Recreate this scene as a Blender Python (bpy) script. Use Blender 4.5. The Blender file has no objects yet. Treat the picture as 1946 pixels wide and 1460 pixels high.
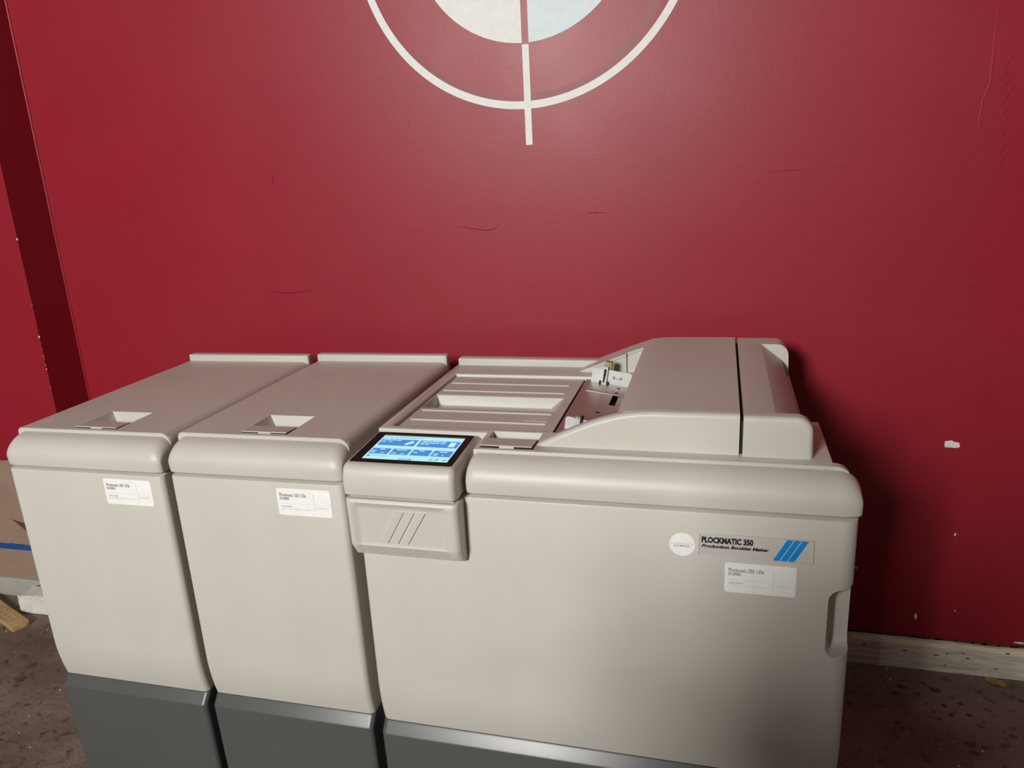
import bpy, bmesh, math, random
from mathutils import Vector, Matrix

random.seed(7)
scene = bpy.context.scene
C = scene.collection

# ------------------------------------------------------------------ camera
cam_d = bpy.data.cameras.new('camera')
cam = bpy.data.objects.new('camera', cam_d)
C.objects.link(cam)
Rr = ((0.96604049, 0.253639, -0.04932573),      # image right, in world axes
      (0.02460146, -0.28031425, -0.95959298),   # image down
      (-0.25721691, 0.92579219, -0.2770348))    # view direction
M = Matrix.Identity(4)
for i in range(3):
    M[i][0] = Rr[0][i]
    M[i][1] = -Rr[1][i]
    M[i][2] = -Rr[2][i]
M.translation = Vector((1.20178965, -1.35572609, 1.56170865))
cam.matrix_world = M
cam_d.sensor_fit = 'HORIZONTAL'
cam_d.sensor_width = 36.0
cam_d.lens = 36.0 * 1455.93 / 1946.0
cam_d.clip_start = 0.02
scene.camera = cam

# ------------------------------------------------------------------ world, light, exposure
w = bpy.data.worlds.new('world')
scene.world = w
w.use_nodes = True
bg = w.node_tree.nodes['Background']
bg.inputs[0].default_value = (1.0, 0.52, 0.22, 1)
bg.inputs[1].default_value = 0.032

ld = bpy.data.lights.new('garage_door_daylight', 'AREA')
ld.shape = 'RECTANGLE'
ld.size = 0.95
ld.size_y = 1.0
ld.energy = 292
ld.color = (1.0, 0.985, 0.95)
lo = bpy.data.objects.new('garage_door_daylight', ld)
C.objects.link(lo)
lo.location = (-0.40, -4.8, 3.00)
lo.rotation_euler = (math.radians(72), 0, math.radians(-10))
l2 = bpy.data.lights.new('side_fill_light', 'AREA')  # weak cool light added to brighten right-facing sides and the floor
l2.shape = 'RECTANGLE'
l2.size = 1.0
l2.size_y = 1.0
l2.energy = 3.5
l2.color = (0.90, 0.96, 1.0)
lo2 = bpy.data.objects.new('side_fill_light', l2)
C.objects.link(lo2)
lo2.location = (4.0, 0.30, 1.35)
lo2.rotation_euler = (math.radians(90), 0, math.radians(90))

vs = scene.view_settings
vs.view_transform = 'Standard'
vs.look = 'None'
vs.gamma = 1.0
vs.use_curve_mapping = False
vs.exposure = 0.0

# ------------------------------------------------------------------ materials
def nmat(name):
    m = bpy.data.materials.new(name)
    m.use_nodes = True
    return m, m.node_tree.nodes, m.node_tree.links, m.node_tree.nodes['Principled BSDF']

def noise(n, l, scale, detail=3, rough=0.5, vec=None):
    t = n.new('ShaderNodeTexNoise')
    t.inputs['Scale'].default_value = scale
    t.inputs['Detail'].default_value = detail
    t.inputs['Roughness'].default_value = rough
    if vec is not None:
        l.new(vec, t.inputs['Vector'])
    return t

def ramp(n, l, src, stops):
    r = n.new('ShaderNodeValToRGB')
    el = r.color_ramp.elements
    while len(el) < len(stops):
        el.new(0.5)
    for e, (p, c) in zip(el, stops):
        e.position = p
        e.color = (*c, 1)
    l.new(src, r.inputs[0])
    return r

def bump(n, l, b, src, strength, dist):
    bp = n.new('ShaderNodeBump')
    bp.inputs['Strength'].default_value = strength
    bp.inputs['Distance'].default_value = dist
    l.new(src, bp.inputs['Height'])
    l.new(bp.outputs[0], b.inputs['Normal'])
    return bp

def obj_coord(n):
    return n.new('ShaderNodeTexCoord').outputs['Object']

def plastic(name, col, rough=0.45, grain=0.35, spec=0.5):
    m, n, l, b = nmat(name)
    v = obj_coord(n)
    t = noise(n, l, 6, 3, 0.5, v)
    d = tuple(c * 0.96 for c in col)
    r = ramp(n, l, t.outputs[0], [(0.35, d), (0.65, col)])
    l.new(r.outputs[0], b.inputs['Base Color'])
    b.inputs['Roughness'].default_value = rough
    b.inputs['Specular IOR Level'].default_value = spec
    g = noise(n, l, 900, 1, 0.5, v)
    bump(n, l, b, g.outputs[0], grain, 0.0004)
    return m

def plain(name, col, rough=0.5, metal=0.0, spec=0.5):
    m, n, l, b = nmat(name)
    t = noise(n, l, 40, 2, 0.5, obj_coord(n))
    r = ramp(n, l, t.outputs[0], [(0.3, tuple(c * 0.93 for c in col)), (0.7, col)])
    l.new(r.outputs[0], b.inputs['Base Color'])
    b.inputs['Roughness'].default_value = rough
    b.inputs['Metallic'].default_value = metal
    b.inputs['Specular IOR Level'].default_value = spec
    return m

def emit(name, col, s=1.0):
    m, n, l, b = nmat(name)
    b.inputs['Base Color'].default_value = (0.01, 0.01, 0.012, 1)
    b.inputs['Emission Color'].default_value = (*col, 1)
    b.inputs['Emission Strength'].default_value = s
    b.inputs['Roughness'].default_value = 0.15
    return m

def red_wall(name):
    m, n, l, b = nmat(name)
    v = obj_coord(n)
    t = noise(n, l, 1.3, 5, 0.6, v)
    r = ramp(n, l, t.outputs[0], [(0.30, (0.300, 0.012, 0.026)), (0.70, (0.335, 0.016, 0.030))])
    l.new(r.outputs[0], b.inputs['Base Color'])
    t3 = noise(n, l, 2.2, 3, 0.5, v)
    rr = ramp(n, l, t3.outputs[0], [(0.3, (0.39,) * 3), (0.7, (0.46,) * 3)])
    l.new(rr.outputs[0], b.inputs['Roughness'])
    b.inputs['Specular IOR Level'].default_value = 0.4
    t2 = noise(n, l, 45, 5, 0.65, v)
    bump(n, l, b, t2.outputs[0], 0.06, 0.004)
    return m

def floor_mat():
    m, n, l, b = nmat('dirty_concrete')
    v = obj_coord(n)
    t = noise(n, l, 2.2, 8, 0.65, v)
    r = ramp(n, l, t.outputs[0], [(0.30, (0.10, 0.070, 0.052)), (0.5, (0.20, 0.150, 0.120)), (0.72, (0.30, 0.235, 0.195))])
    t2 = noise(n, l, 26, 4, 0.6, v)
    r2 = ramp(n, l, t2.outputs[0], [(0.56, (1, 1, 1)), (0.66, (0.30, 0.27, 0.25))])
    mx = n.new('ShaderNodeMix')
    mx.data_type = 'RGBA'
    mx.blend_type = 'MULTIPLY'
    mx.inputs[0].default_value = 0.75
    l.new(r.outputs[0], mx.inputs[6])
    l.new(r2.outputs[0], mx.inputs[7])
    l.new(mx.outputs[2], b.inputs['Base Color'])
    b.inputs['Roughness'].default_value = 0.62
    t4 = noise(n, l, 14, 8, 0.7, v)
    bump(n, l, b, t4.outputs[0], 0.55, 0.02)
    return m

def worn_paint(name, col, dirt, sc=(1.2, 8, 30), lo=0.35, hi=0.62):
    m, n, l, b = nmat(name)
    v = obj_coord(n)
    mp = n.new('ShaderNodeMapping')
    mp.inputs['Scale'].default_value = sc
    l.new(v, mp.inputs[0])
    t = noise(n, l, 4, 8, 0.7, mp.outputs[0])
    r = ramp(n, l, t.outputs[0], [(lo, dirt), (hi, col)])
    l.new(r.outputs[0], b.inputs['Base Color'])
    b.inputs['Roughness'].default_value = 0.6
    bump(n, l, b, t.outputs[0], 0.3, 0.003)
    return m

def zinc(name, col, rough):
    m, n, l, b = nmat(name)
    v = obj_coord(n)
    t = noise(n, l, 120, 3, 0.6, v)
    r = ramp(n, l, t.outputs[0], [(0.3, tuple(c * 0.85 for c in col)), (0.7, col)])
    l.new(r.outputs[0], b.inputs['Base Color'])
    b.inputs['Metallic'].default_value = 0.75
    b.inputs['Roughness'].default_value = rough
    return m

GREY = plastic('warm_grey_plastic', (0.60, 0.578, 0.525), 0.42, 0.35)
DARK = plastic('dark_grey_plastic', (0.092, 0.097, 0.095), 0.33, 0.22)
BODY = plastic('body_grey_plastic', (0.40, 0.385, 0.35), 0.5, 0.3)
BLACK = plain('black_gap', (0.012, 0.011, 0.010), 0.7)
BEZEL = plain('black_glass', (0.016, 0.013, 0.013), 0.30, 0.0, 0.05)
WHITE = plain('white_label_paper', (0.95, 0.95, 0.93), 0.5)
INK = plain('black_ink', (0.012, 0.012, 0.012), 0.5)
GINK = plain('grey_ink', (0.42, 0.42, 0.42), 0.5)
LINK = plain('pale_grey_ink', (0.62, 0.63, 0.62), 0.5)
BADGE = plain('silver_badge', (0.66, 0.63, 0.60), 0.35, 0.1)
BLUE = plain('blue_print', (0.0, 0.28, 0.80), 0.4)
ZINC = plain('zinc_plate', (0.66, 0.66, 0.65), 0.45, 0.25)
FLANGE = zinc('flange_zinc_brown_reflection', (0.62, 0.58, 0.53), 0.5)  # same zinc as the guide wall, browned to paint in a warm reflection
STEEL = zinc('dull_steel_plate', (0.46, 0.42, 0.38), 0.40)
OLIVE = plain('olive_plastic', (0.33, 0.29, 0.10), 0.5)
CLEAR = plain('faded_sticker', (0.66, 0.62, 0.56), 0.25)
RED = red_wall('red_wall_paint')
SCRATCH = plain('dark_red_scratch', (0.13, 0.012, 0.02), 0.6)
PLASTER = plain('bare_plaster', (0.85, 0.83, 0.78), 0.8)
MW = plain('white_wall_paint', (0.86, 0.86, 0.83), 0.55)
MB = plain('cool_white_wall_paint', (0.74, 0.84, 0.87), 0.55)
PATCH = plain('deep_red_brush_patch', (0.255, 0.011, 0.026), 0.45)
FLOOR = floor_mat()
BASEW = worn_paint('worn_white_board', (0.86, 0.80, 0.69), (0.40, 0.31, 0.21), (1.2, 8, 14), 0.28, 0.55)
BASET = worn_paint('worn_cream_edge', (0.92, 0.80, 0.58), (0.45, 0.33, 0.20), (1.5, 8, 14), 0.25, 0.5)
BASEG = worn_paint('grey_painted_board', (0.46, 0.45, 0.40), (0.36, 0.35, 0.31), (1, 8, 8), 0.25, 0.6)
DIRT = plain('dark_grime', (0.09, 0.06, 0.03), 0.9)
KRAFT = worn_paint('brown_kraft_board', (0.36, 0.245, 0.18), (0.32, 0.215, 0.155), (2, 2, 5), 0.3, 0.65)
TAPE = plain('blue_tape', (0.018, 0.085, 0.30), 0.45)
BRICK = worn_paint('white_painted_brick', (0.86, 0.84, 0.80), (0.66, 0.63, 0.58), (6, 6, 6), 0.3, 0.6)
PINE = worn_paint('pine_wood', (0.60, 0.43, 0.21), (0.45, 0.30, 0.13), (2, 14, 14), 0.3, 0.65)
LEAF = plain('dry_leaf', (0.38, 0.23, 0.07), 0.7)
CLOTH = plain('dark_clothes', (0.05, 0.05, 0.06), 0.9)
SCR_BG = emit('screen_cyan', (0.44, 0.86, 0.93), 1.0)
SCR_BL = emit('screen_blue', (0.040, 0.250, 0.640), 1.0)
SCR_LT = emit('screen_pale', (0.52, 0.90, 0.95), 1.0)
SCR_TX = emit('screen_text', (0.24, 0.58, 0.68), 1.0)
SCR_DK = emit('screen_navy', (0.02, 0.14, 0.30), 1.0)

# ------------------------------------------------------------------ helpers
def obj(name, me, mat, parent=None, sharp=35, loc=None):
    if isinstance(me, bmesh.types.BMesh):
        bm = me
        bmesh.ops.recalc_face_normals(bm, faces=bm.faces)
        me = bpy.data.meshes.new(name)
        bm.to_mesh(me)
        bm.free()
    if sharp is not None:
        for p in me.polygons:
            p.use_smooth = True
        me.set_sharp_from_angle(angle=math.radians(sharp))
    me.materials.clear()
    me.materials.append(mat)
    o = bpy.data.objects.new(name, me)
    C.objects.link(o)
    if parent is not None:
        o.parent = parent
    if loc is not None:
        o.location = loc
    return o

def tag(o, label=None, cat=None, group=None, kind=None):
    if label: o['label'] = label
    if cat: o['category'] = cat
    if group: o['group'] = group
    if kind: o['kind'] = kind
    return o

def empty(name, loc=(0, 0, 0), rot=(0, 0, 0)):
    o = bpy.data.objects.new(name, None)
    C.objects.link(o)
    o.location = loc
    o.rotation_euler = rot
    o.empty_display_size = 0.05
    return o

def add_box(bm, x0, x1, y0, y1, z0, z1, bev=0.0, seg=3):
    r = bmesh.ops.create_cube(bm, size=1.0)
    vs_ = r['verts']
    bmesh.ops.scale(bm, vec=(x1 - x0, y1 - y0, z1 - z0), verts=vs_)
    bmesh.ops.translate(bm, vec=((x0 + x1) / 2, (y0 + y1) / 2, (z0 + z1) / 2), verts=vs_)
    if bev > 0:
        es = list({e for v in vs_ for e in v.link_edges})
        bmesh.ops.bevel(bm, geom=es, offset=bev, segments=seg, affect='EDGES', profile=0.5)

def box(name, b, mat, parent=None, bev=0.0, seg=3, sharp=35):
    bm = bmesh.new()
    add_box(bm, *b, bev=bev, seg=seg)
    return obj(name, bm, mat, parent, sharp)

def sweep(stations, prof, offs, mapf, disp=None):
    """prof: closed 2-D polygon; stations: (t, inset); offs: inset direction per vertex."""
    bm = bmesh.new()
    rings = []
    for t, d in stations:
        ring = []
        for (p, q), (op, oq) in zip(prof, offs):
            co = Vector(mapf(t, p + op * d, q + oq * d))
            if disp:
                co = disp(co, p, q)
            ring.append(bm.verts.new(co))
        rings.append(ring)
    n = len(prof)
    for a, b in zip(rings[:-1], rings[1:]):
        for i in range(n):
            j = (i + 1) % n
            bm.faces.new((a[i], a[j], b[j], b[i]))
    bm.faces.new(rings[0])
    bm.faces.new(list(reversed(rings[-1])))
    return bm

def ends(t0, t1, r0, r1, n=8, mid=()):
    st = []
    if r0 > 0:
        for k in range(n + 1):
            a = k / n * math.pi / 2
            st.append((t0 + r0 * (1 - math.cos(a)), r0 * (1 - math.sin(a))))
    else:
        st.append((t0, 0))
    for m_ in mid:
        st.append((m_, 0))
    if r1 > 0:
        for k in range(n, -1, -1):
            a = k / n * math.pi / 2
            st.append((t1 - r1 * (1 - math.cos(a)), r1 * (1 - math.sin(a))))
    else:
        st.append((t1, 0))
    return st

mapx = lambda t, p, q: (t, p, q)         # sweep along x, profile (y, z)
mapy = lambda t, p, q: (p, t, q)         # sweep along y, profile (x, z)

def arc(cx, cz, rx, rz, a0, a1, n):
    return [(cx + rx * math.cos(math.radians(a0 + (a1 - a0) * k / n)),
             cz + rz * math.sin(math.radians(a0 + (a1 - a0) * k / n))) for k in range(n + 1)]

def prism_y(poly, y0, y1):
    """poly of (x, z) extruded from y0 to y1"""
    bm = bmesh.new()
    a = [bm.verts.new((x, y0, z)) for x, z in poly]
    b = [bm.verts.new((x, y1, z)) for x, z in poly]
    n = len(poly)
    bm.faces.new(a)
    bm.faces.new(list(reversed(b)))
    for i in range(n):
        j = (i + 1) % n
        bm.faces.new((a[i], b[i], b[j], a[j]))
    return bm

def prism_z(poly, z0, z1):
    bm = bmesh.new()
    a = [bm.verts.new((x, y, z0)) for x, y in poly]
    b = [bm.verts.new((x, y, z1)) for x, y in poly]
    n = len(poly)
    bm.faces.new(a)
    bm.faces.new(list(reversed(b)))
    for i in range(n):
        j = (i + 1) % n
        bm.faces.new((a[i], b[i], b[j], a[j]))
    return bm

def bevel_all(bm, w_, seg=2, ang=30):
    es = [e for e in bm.edges if len(e.link_faces) == 2 and e.calc_face_angle(0) > math.radians(ang)]
    bmesh.ops.bevel(bm, geom=es, offset=w_, segments=seg, affect='EDGES', profile=0.5, clamp_overlap=True)

def cells(xs, ys, zf, zbot):
    """stepped slab: zf(i, j) gives the top height of a cell or None"""
    bm = bmesh.new()
    H = [[zf((xs[i] + xs[i + 1]) / 2, (ys[j] + ys[j + 1]) / 2) for j in range(len(ys) - 1)] for i in range(len(xs) - 1)]
    def g(i, j):
        if 0 <= i < len(xs) - 1 and 0 <= j < len(ys) - 1 and H[i][j] is not None:
            return H[i][j]
        return zbot
    def quad(*p):
        bm.faces.new([bm.verts.new(q) for q in p])
    for i in range(len(xs) - 1):
        for j in range(len(ys) - 1):
            if H[i][j] is None: continue
            z = H[i][j]
            x0, x1, y0, y1 = xs[i], xs[i + 1], ys[j], ys[j + 1]
            quad((x0, y0, z), (x1, y0, z), (x1, y1, z), (x0, y1, z))
            quad((x0, y0, zbot), (x0, y1, zbot), (x1, y1, zbot), (x1, y0, zbot))
            if g(i - 1, j) < z: quad((x0, y0, z), (x0, y1, z), (x0, y1, g(i - 1, j)), (x0, y0, g(i - 1, j)))
            if g(i + 1, j) < z: quad((x1, y0, z), (x1, y0, g(i + 1, j)), (x1, y1, g(i + 1, j)), (x1, y1, z))
            if g(i, j - 1) < z: quad((x0, y0, z), (x0, y0, g(i, j - 1)), (x1, y0, g(i, j - 1)), (x1, y0, z))
            if g(i, j + 1) < z: quad((x0, y1, z), (x1, y1, z), (x1, y1, g(i, j + 1)), (x0, y1, g(i, j + 1)))
    bmesh.ops.remove_doubles(bm, verts=bm.verts, dist=1e-6)
    bmesh.ops.dissolve_limit(bm, angle_limit=0.01, verts=bm.verts, edges=bm.edges)
    return bm

def text_mesh(body, height_mesh_fit, bold=0.0, shear=0.0):
    """text in the x-z plane facing -y; fitted to a box (x0, x1, z0, z1) per line"""
    cu = bpy.data.curves.new('t', 'FONT')
    cu.body = body
    cu.size = 1.0
    cu.offset = bold
    cu.shear = shear
    cu.resolution_u = 3
    o = bpy.data.objects.new('t', cu)
    C.objects.link(o)
    dg = bpy.context.evaluated_depsgraph_get()
    me = bpy.data.meshes.new_from_object(o.evaluated_get(dg))
    bpy.data.objects.remove(o)
    bpy.data.curves.remove(cu)
    x0, x1, z0, z1, y = height_mesh_fit
    ax = [v.co.x for v in me.vertices]
    az = [v.co.y for v in me.vertices]
    mx0, mx1, mz0, mz1 = min(ax), max(ax), min(az), max(az)
    for v in me.vertices:
        v.co = Vector((x0 + (v.co.x - mx0) / (mx1 - mx0) * (x1 - x0), y, z0 + (v.co.y - mz0) / (mz1 - mz0) * (z1 - z0)))
    return me

def text_obj(name, body, fit, mat, parent, bold=0.0, shear=0.0):
    return obj(name, text_mesh(body, fit, bold, shear), mat, parent, sharp=None)

def rrect(x0, x1, z0, z1, r, n=5):
    p = []
    for cx, cz, a in ((x1 - r, z1 - r, 0), (x0 + r, z1 - r, 90), (x0 + r, z0 + r, 180), (x1 - r, z0 + r, 270)):
        for k in range(n + 1):
            t = math.radians(a + 90 * k / n)
            p.append((cx + r * math.cos(t), cz + r * math.sin(t)))
    return p

# ------------------------------------------------------------------ room shell
YW = 0.92        # main red wall
YL = 0.76        # protruding wall at the corner
XC = -1.097
fl = box('floor', (-4.2, 4.2, -6.0, 1.06, -0.12, 0.0), FLOOR)
tag(fl, 'dark brown dirty concrete floor with specks and stains', 'floor', kind='structure')
wb = box('wall_back', (XC, 4.2, YW, YW + 0.12, 0.0, 3.0), RED)
tag(wb, 'dark red painted wall with scratches behind the grey machines', 'wall', kind='structure')
wl = box('wall_left', (-4.2, XC, YL, YW + 0.12, 0.0, 3.0), RED)
tag(wl, 'red painted wall jutting forward beside the dark corner', 'wall', kind='structure')

# caulk line in the inside corner
bm = prism_z([(XC, YW), (XC, YW - 0.006), (XC + 0.003, YW - 0.005), (XC + 0.006, YW)], 0.1, 3.0)
obj('caulk_bead', bm, RED, wb)

# baseboards
pr = [(YW, 0.0), (YW - 0.016, 0.0), (YW - 0.016, 0.082), (YW - 0.009, 0.100), (YW, 0.102)]
bm = bmesh.new()
rs = []
nst = 110
for k in range(nst + 1):
    x = XC + 0.001 + (4.2 - XC) * k / nst
    j = random.uniform(-0.0015, 0.0015) if x < 1.95 else random.uniform(-0.006, 0.001)
    rs.append([bm.verts.new((x, p, q + (j if q > 0.09 else 0))) for p, q in pr])
for a, b in zip(rs[:-1], rs[1:]):
    for i in range(5):
        jn = (i + 1) % 5
        bm.faces.new((a[i], a[jn], b[jn], b[i]))
bm.faces.new(rs[0]); bm.faces.new(list(reversed(rs[-1])))
bb = obj('baseboard_back', bm, BASEW, None, 15)
tag(bb, 'worn chipped white wooden baseboard under the red wall', 'baseboard', kind='structure')
bm = prism_y([(XC + 0.002, 0.0845), (4.19, 0.0845), (4.19, 0.0975), (XC + 0.002, 0.0975)], 0, 0.0015)
for v in bm.verts:   # lay the strip along the bevelled upper edge
    v.co.y = YW - 0.0165 + (v.co.z - 0.082) / 0.018 * 0.007 - (0.0008 if v.co.y < 0.001 else -0.001)
obj('bevel_strip', bm, BASET, bb)
# grime where the paint has parted above the baseboard
bm = bmesh.new()
x = 1.60
while x < 2.6:
    L = random.uniform(0.012, 0.05)
    add_box(bm, x, x + L, YW - 0.0035, YW + 0.004, 0.101 - random.uniform(0.001, 0.005), 0.105 + random.uniform(0, 0.004))
    x += L * random.uniform(0.55, 0.95)
tag(obj('grime_line', bm, DIRT, bb, None), kind='stuff')
for k in range(16):
    x = random.uniform(1.62, 2.25); z = random.uniform(0.02, 0.095)
    s = random.uniform(0.0015, 0.004)
    yb = YW - 0.0165 if z < 0.08 else YW - 0.0165 + (z - 0.082) / 0.018 * 0.007 - 0.001
    bm = bmesh.new()
    add_box(bm, x - s * 1.6, x + s * 1.6, yb - 0.0006, yb + 0.003, z - s * 0.5, z + s * 0.5, s * 0.25, 1)
    obj('dark_chip', bm, DIRT, bb, None)

bl = box('baseboard_left', (-4.2, XC + 0.02, YL - 0.024, YL, 0.0, 0.079), BASEG, None, 0.003)
tag(bl, 'grey painted baseboard below the torn brown board', 'baseboard', kind='structure')

# chips, scratches and brush ridges on the walls
def blob(cx, cz, rx, rz, y, n=14, jag=0.3, th=0.0012):
    poly = []
    for k in range(n):
        a = 2 * math.pi * k / n
        s = 1 + random.uniform(-jag, jag)
        poly.append((cx + rx * s * math.cos(a), cz + rz * s * math.sin(a)))
    return prism_y(poly, y - th, y + 0.001)

def wall_pt(u, v, y=YW):
    d = Vector((0, 0, 0))
    a = ((u - 973) / 1455.93, (v - 730) / 1455.93, 1.0)
    for i in range(3):
        d[i] = sum(Rr[k][i] * a[k] for k in range(3))
    o = M.translation
    t = (y - o.y) / d.y
    return o + d * t

def floor_pt(u, v, z=0.0):
    a = ((u - 973) / 1455.93, (v - 730) / 1455.93, 1.0)
    d = Vector([sum(Rr[k][i] * a[k] for k in range(3)) for i in range(3)])
    o = M.translation
    return o + d * ((z - o.z) / d.z)

for u, v, rx, rz in ((1808, 845, .0215, .0105), (1815, 1016, .0030, .0042), (1626.5, 1079, .004, .004),
                     (1740, 1171, .0045, .011), (1815, 1161, .0012, .003), (1937, 1222, .016, .003)):
    p = wall_pt(u, v)
    obj('paint_chip', blob(p.x, p.z, rx, rz, YW, 16, 0.22), PLASTER, wb, None)
p = wall_pt(1743, 1155)
obj('paint_chip', prism_y([(p.x - .001, p.z - .012), (p.x + .001, p.z - .012), (p.x + .0006, p.z + .012), (p.x - .0006, p.z + .012)], YW - .001, YW), DIRT, wb, None)

for z, s in ((1.396, .0045), (1.058, .0055), (1.012, .0012), (0.988, .0022), (0.981, .001), (0.955, .0016), (0.940, .003), (0.914, .0012), (0.872, .0018), (1.17, .002)):
    bm = bmesh.new()
    add_box(bm, XC - s * 0.9, XC + 0.0008, YL - 0.0008, YL + s * 0.6, z - s, z + s * random.uniform(.4, 1), s * 0.3, 1)
    obj('paint_chip', bm, PLASTER, wl, None)

def ridge(pts, wd, hgt, mat, parent, y=YW, name='scratch'):
    bm = bmesh.new()
    P = [wall_pt(u, v, y) for u, v in pts]
    rings = []
    for i, p in enumerate(P):
        a = P[max(i - 1, 0)]; b = P[min(i + 1, len(P) - 1)]
        d = Vector((b.x - a.x, 0, b.z - a.z)).normalized()
        nrm = Vector((-d.z, 0, d.x))
        k = 0.35 if i in (0, len(P) - 1) else 1.0
        rings.append([bm.verts.new((p + nrm * wd * k) + Vector((0, 0.0005, 0))), bm.verts.new(p + Vector((0, -hgt * k, 0))),
                      bm.verts.new((p - nrm * wd * k) + Vector((0, 0.0005, 0)))])
    for a, b in zip(rings[:-1], rings[1:]):
        bm.faces.new((a[0], a[1], b[1], b[0])); bm.faces.new((a[1], a[2], b[2], b[1]))
    for e in (rings[0], rings[-1]):
        bm.faces.new(e)
    return obj(name, bm, mat, parent, None)

for pts, wd, mt in (
        ([(514, 557), (522, 555), (548, 557), (580, 554), (606, 550)], .0014, SCRATCH),
        ([(869, 430), (898, 435), (924, 438), (938, 436), (950, 427)], .0012, SCRATCH),
        ([(516, 328), (518, 338), (518, 352)], .0022, SCRATCH),
        ([(780, 437), (795, 437)], .0012, SCRATCH), ([(1113, 405), (1132, 404), (1152, 405)], .0014, SCRATCH),
        ([(1448, 327), (1500, 324), (1545, 322)], .0007, SCRATCH), ([(1570, 318), (1608, 317)], .0008, SCRATCH),
        ([(1437, 345), (1443, 347)], .002, SCRATCH), ([(597, 514), (604, 513)], .0014, SCRATCH),
        ([(625, 622), (618, 632)], .003, SCRATCH), ([(982, 507), (990, 500)], .0014, SCRATCH),
        ([(453, 548), (467, 549)], .0012, SCRATCH), ([(1613, 664), (1640, 666)], .0016, SCRATCH),
        ([(1519, 719), (1527, 717), (1538, 719)], .0018, SCRATCH), ([(1570, 727), (1612, 727)], .0008, SCRATCH),
        ([(1800, 927), (1808, 930), (1815, 929)], .0012, SCRATCH), ([(1652, 343), (1656, 348)], .002, SCRATCH),
        ([(1409, 380), (1410, 400)], .001, SCRATCH), ([(1797, 312), (1801, 322)], .002, SCRATCH),
        ([(1912, 489), (1922, 490)], .004, RED)):
    ridge(pts, wd, 0.0016, mt, wb)
# diagonal trowel ridges down the taped seam at the far end of the wall
y0 = 120
while y0 < 800:
    xx = 1917 - (y0 - 120) * 0.075 + random.uniform(-3, 3)
    L = random.uniform(9, 17)
    if not (310 < y0 < 540):
        ridge([(xx + L, y0 - L * 1.3), (xx, y0), (xx - L * .6, y0 + L * .9)], .0018, .0018, RED, wb, name='trowel_ridge')
    y0 += random.uniform(15, 30)
ridge([(1896, 20), (1886, 120), (1882, 160), (1868, 190), (1858, 240)], .009, .0004, RED, wb, name='trowel_ridge')
ridge([(1835, 548), (1848, 543), (1862, 547)], .002, .002, RED, wb, name='trowel_ridge')
ridge([(1820, 620), (1822, 640), (1828, 680)], .003, .0012, RED, wb, name='trowel_ridge')

# painted emblem
em = empty('wall_emblem', (0, YW, 0))
tag(em, 'white painted ring with split pale disc and vertical bar on red wall', 'mural')
def circ3(a, b, c):
    ax, ay, bx, by, cx, cy = a.x, a.z, b.x, b.z, c.x, c.z
    d = 2 * (ax * (by - cy) + bx * (cy - ay) + cx * (ay - by))
    ux = ((ax * ax + ay * ay) * (by - cy) + (bx * bx + by * by) * (cy - ay) + (cx * cx + cy * cy) * (ay - by)) / d
    uy = ((ax * ax + ay * ay) * (cx - bx) + (bx * bx + by * by) * (ax - cx) + (cx * cx + cy * cy) * (bx - ax)) / d
    return ux, uy, math.hypot(ax - ux, ay - uy)
ox, oz, orad = circ3(wall_pt(698.3, 0), wall_pt(1288.5, 0), wall_pt(965, 207.3))
ix, iz, irad = circ3(wall_pt(712.8, 0), wall_pt(1272.0, 0), wall_pt(965, 192.5))
dx_, dz_, drad = circ3(wall_pt(826, 0), wall_pt(1144.4, 0), wall_pt(975, 82))
bar_x = wall_pt(1004.8, 240).x
bm = bmesh.new()
N = 160
q = []
for k in range(N):
    a = 2 * math.pi * k / N
    c, s = math.cos(a), math.sin(a)
    q.append([bm.verts.new((ox + orad * c, -0.0012, oz + orad * s)), bm.verts.new((ix + irad * c, -0.0012, iz + irad * s)),
              bm.verts.new((ix + irad * c, 0.0005, iz + irad * s)), bm.verts.new((ox + orad * c, 0.0005, oz + orad * s))])
for k in range(N):
    a, b = q[k], q[(k + 1) % N]
    for i in range(4):
        j = (i + 1) % 4
        bm.faces.new((a[i], a[j], b[j], b[i]))
obj('ring', bm, MW, em, None)
hw = 0.0098
for sx, mt, in ((-1, MW), (1, MB)):
    a0 = math.acos(hw * 1.0 / drad)
    for sz in (-1, 1):
        poly = [(bar_x + sx * hw, dz_ + sz * 0.0098)]
        for k in range(33):
            a = math.radians(90) * k / 32
            x = max(drad * math.cos(a), 0); z = max(drad * math.sin(a), 0)
            poly.append((max(dx_ + x, bar_x + hw) if sx > 0 else min(dx_ - x, bar_x - hw), dz_ + sz * max(z, 0.0098)))
        obj('disc_quarter', prism_y(poly, -0.0012, 0.0005), mt, em, None)
zt = wall_pt(1000, 84).z; zb = wall_pt(1005, 275.5).z
obj('vertical_bar', prism_y([(bar_x - hw, zb), (bar_x + hw, zb), (bar_x + hw, zt), (bar_x - hw, zt)], -0.0016, 0.0005), MW, em, None)
zt2 = 2 * dz_ - zt; zb2 = 2 * dz_ - zb
obj('vertical_bar', prism_y([(bar_x - hw, zt2), (bar_x + hw, zt2), (bar_x + hw, min(zb2, 2.98)), (bar_x - hw, min(zb2, 2.98))], -0.0016, 0.0005), MW, em, None)
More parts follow.
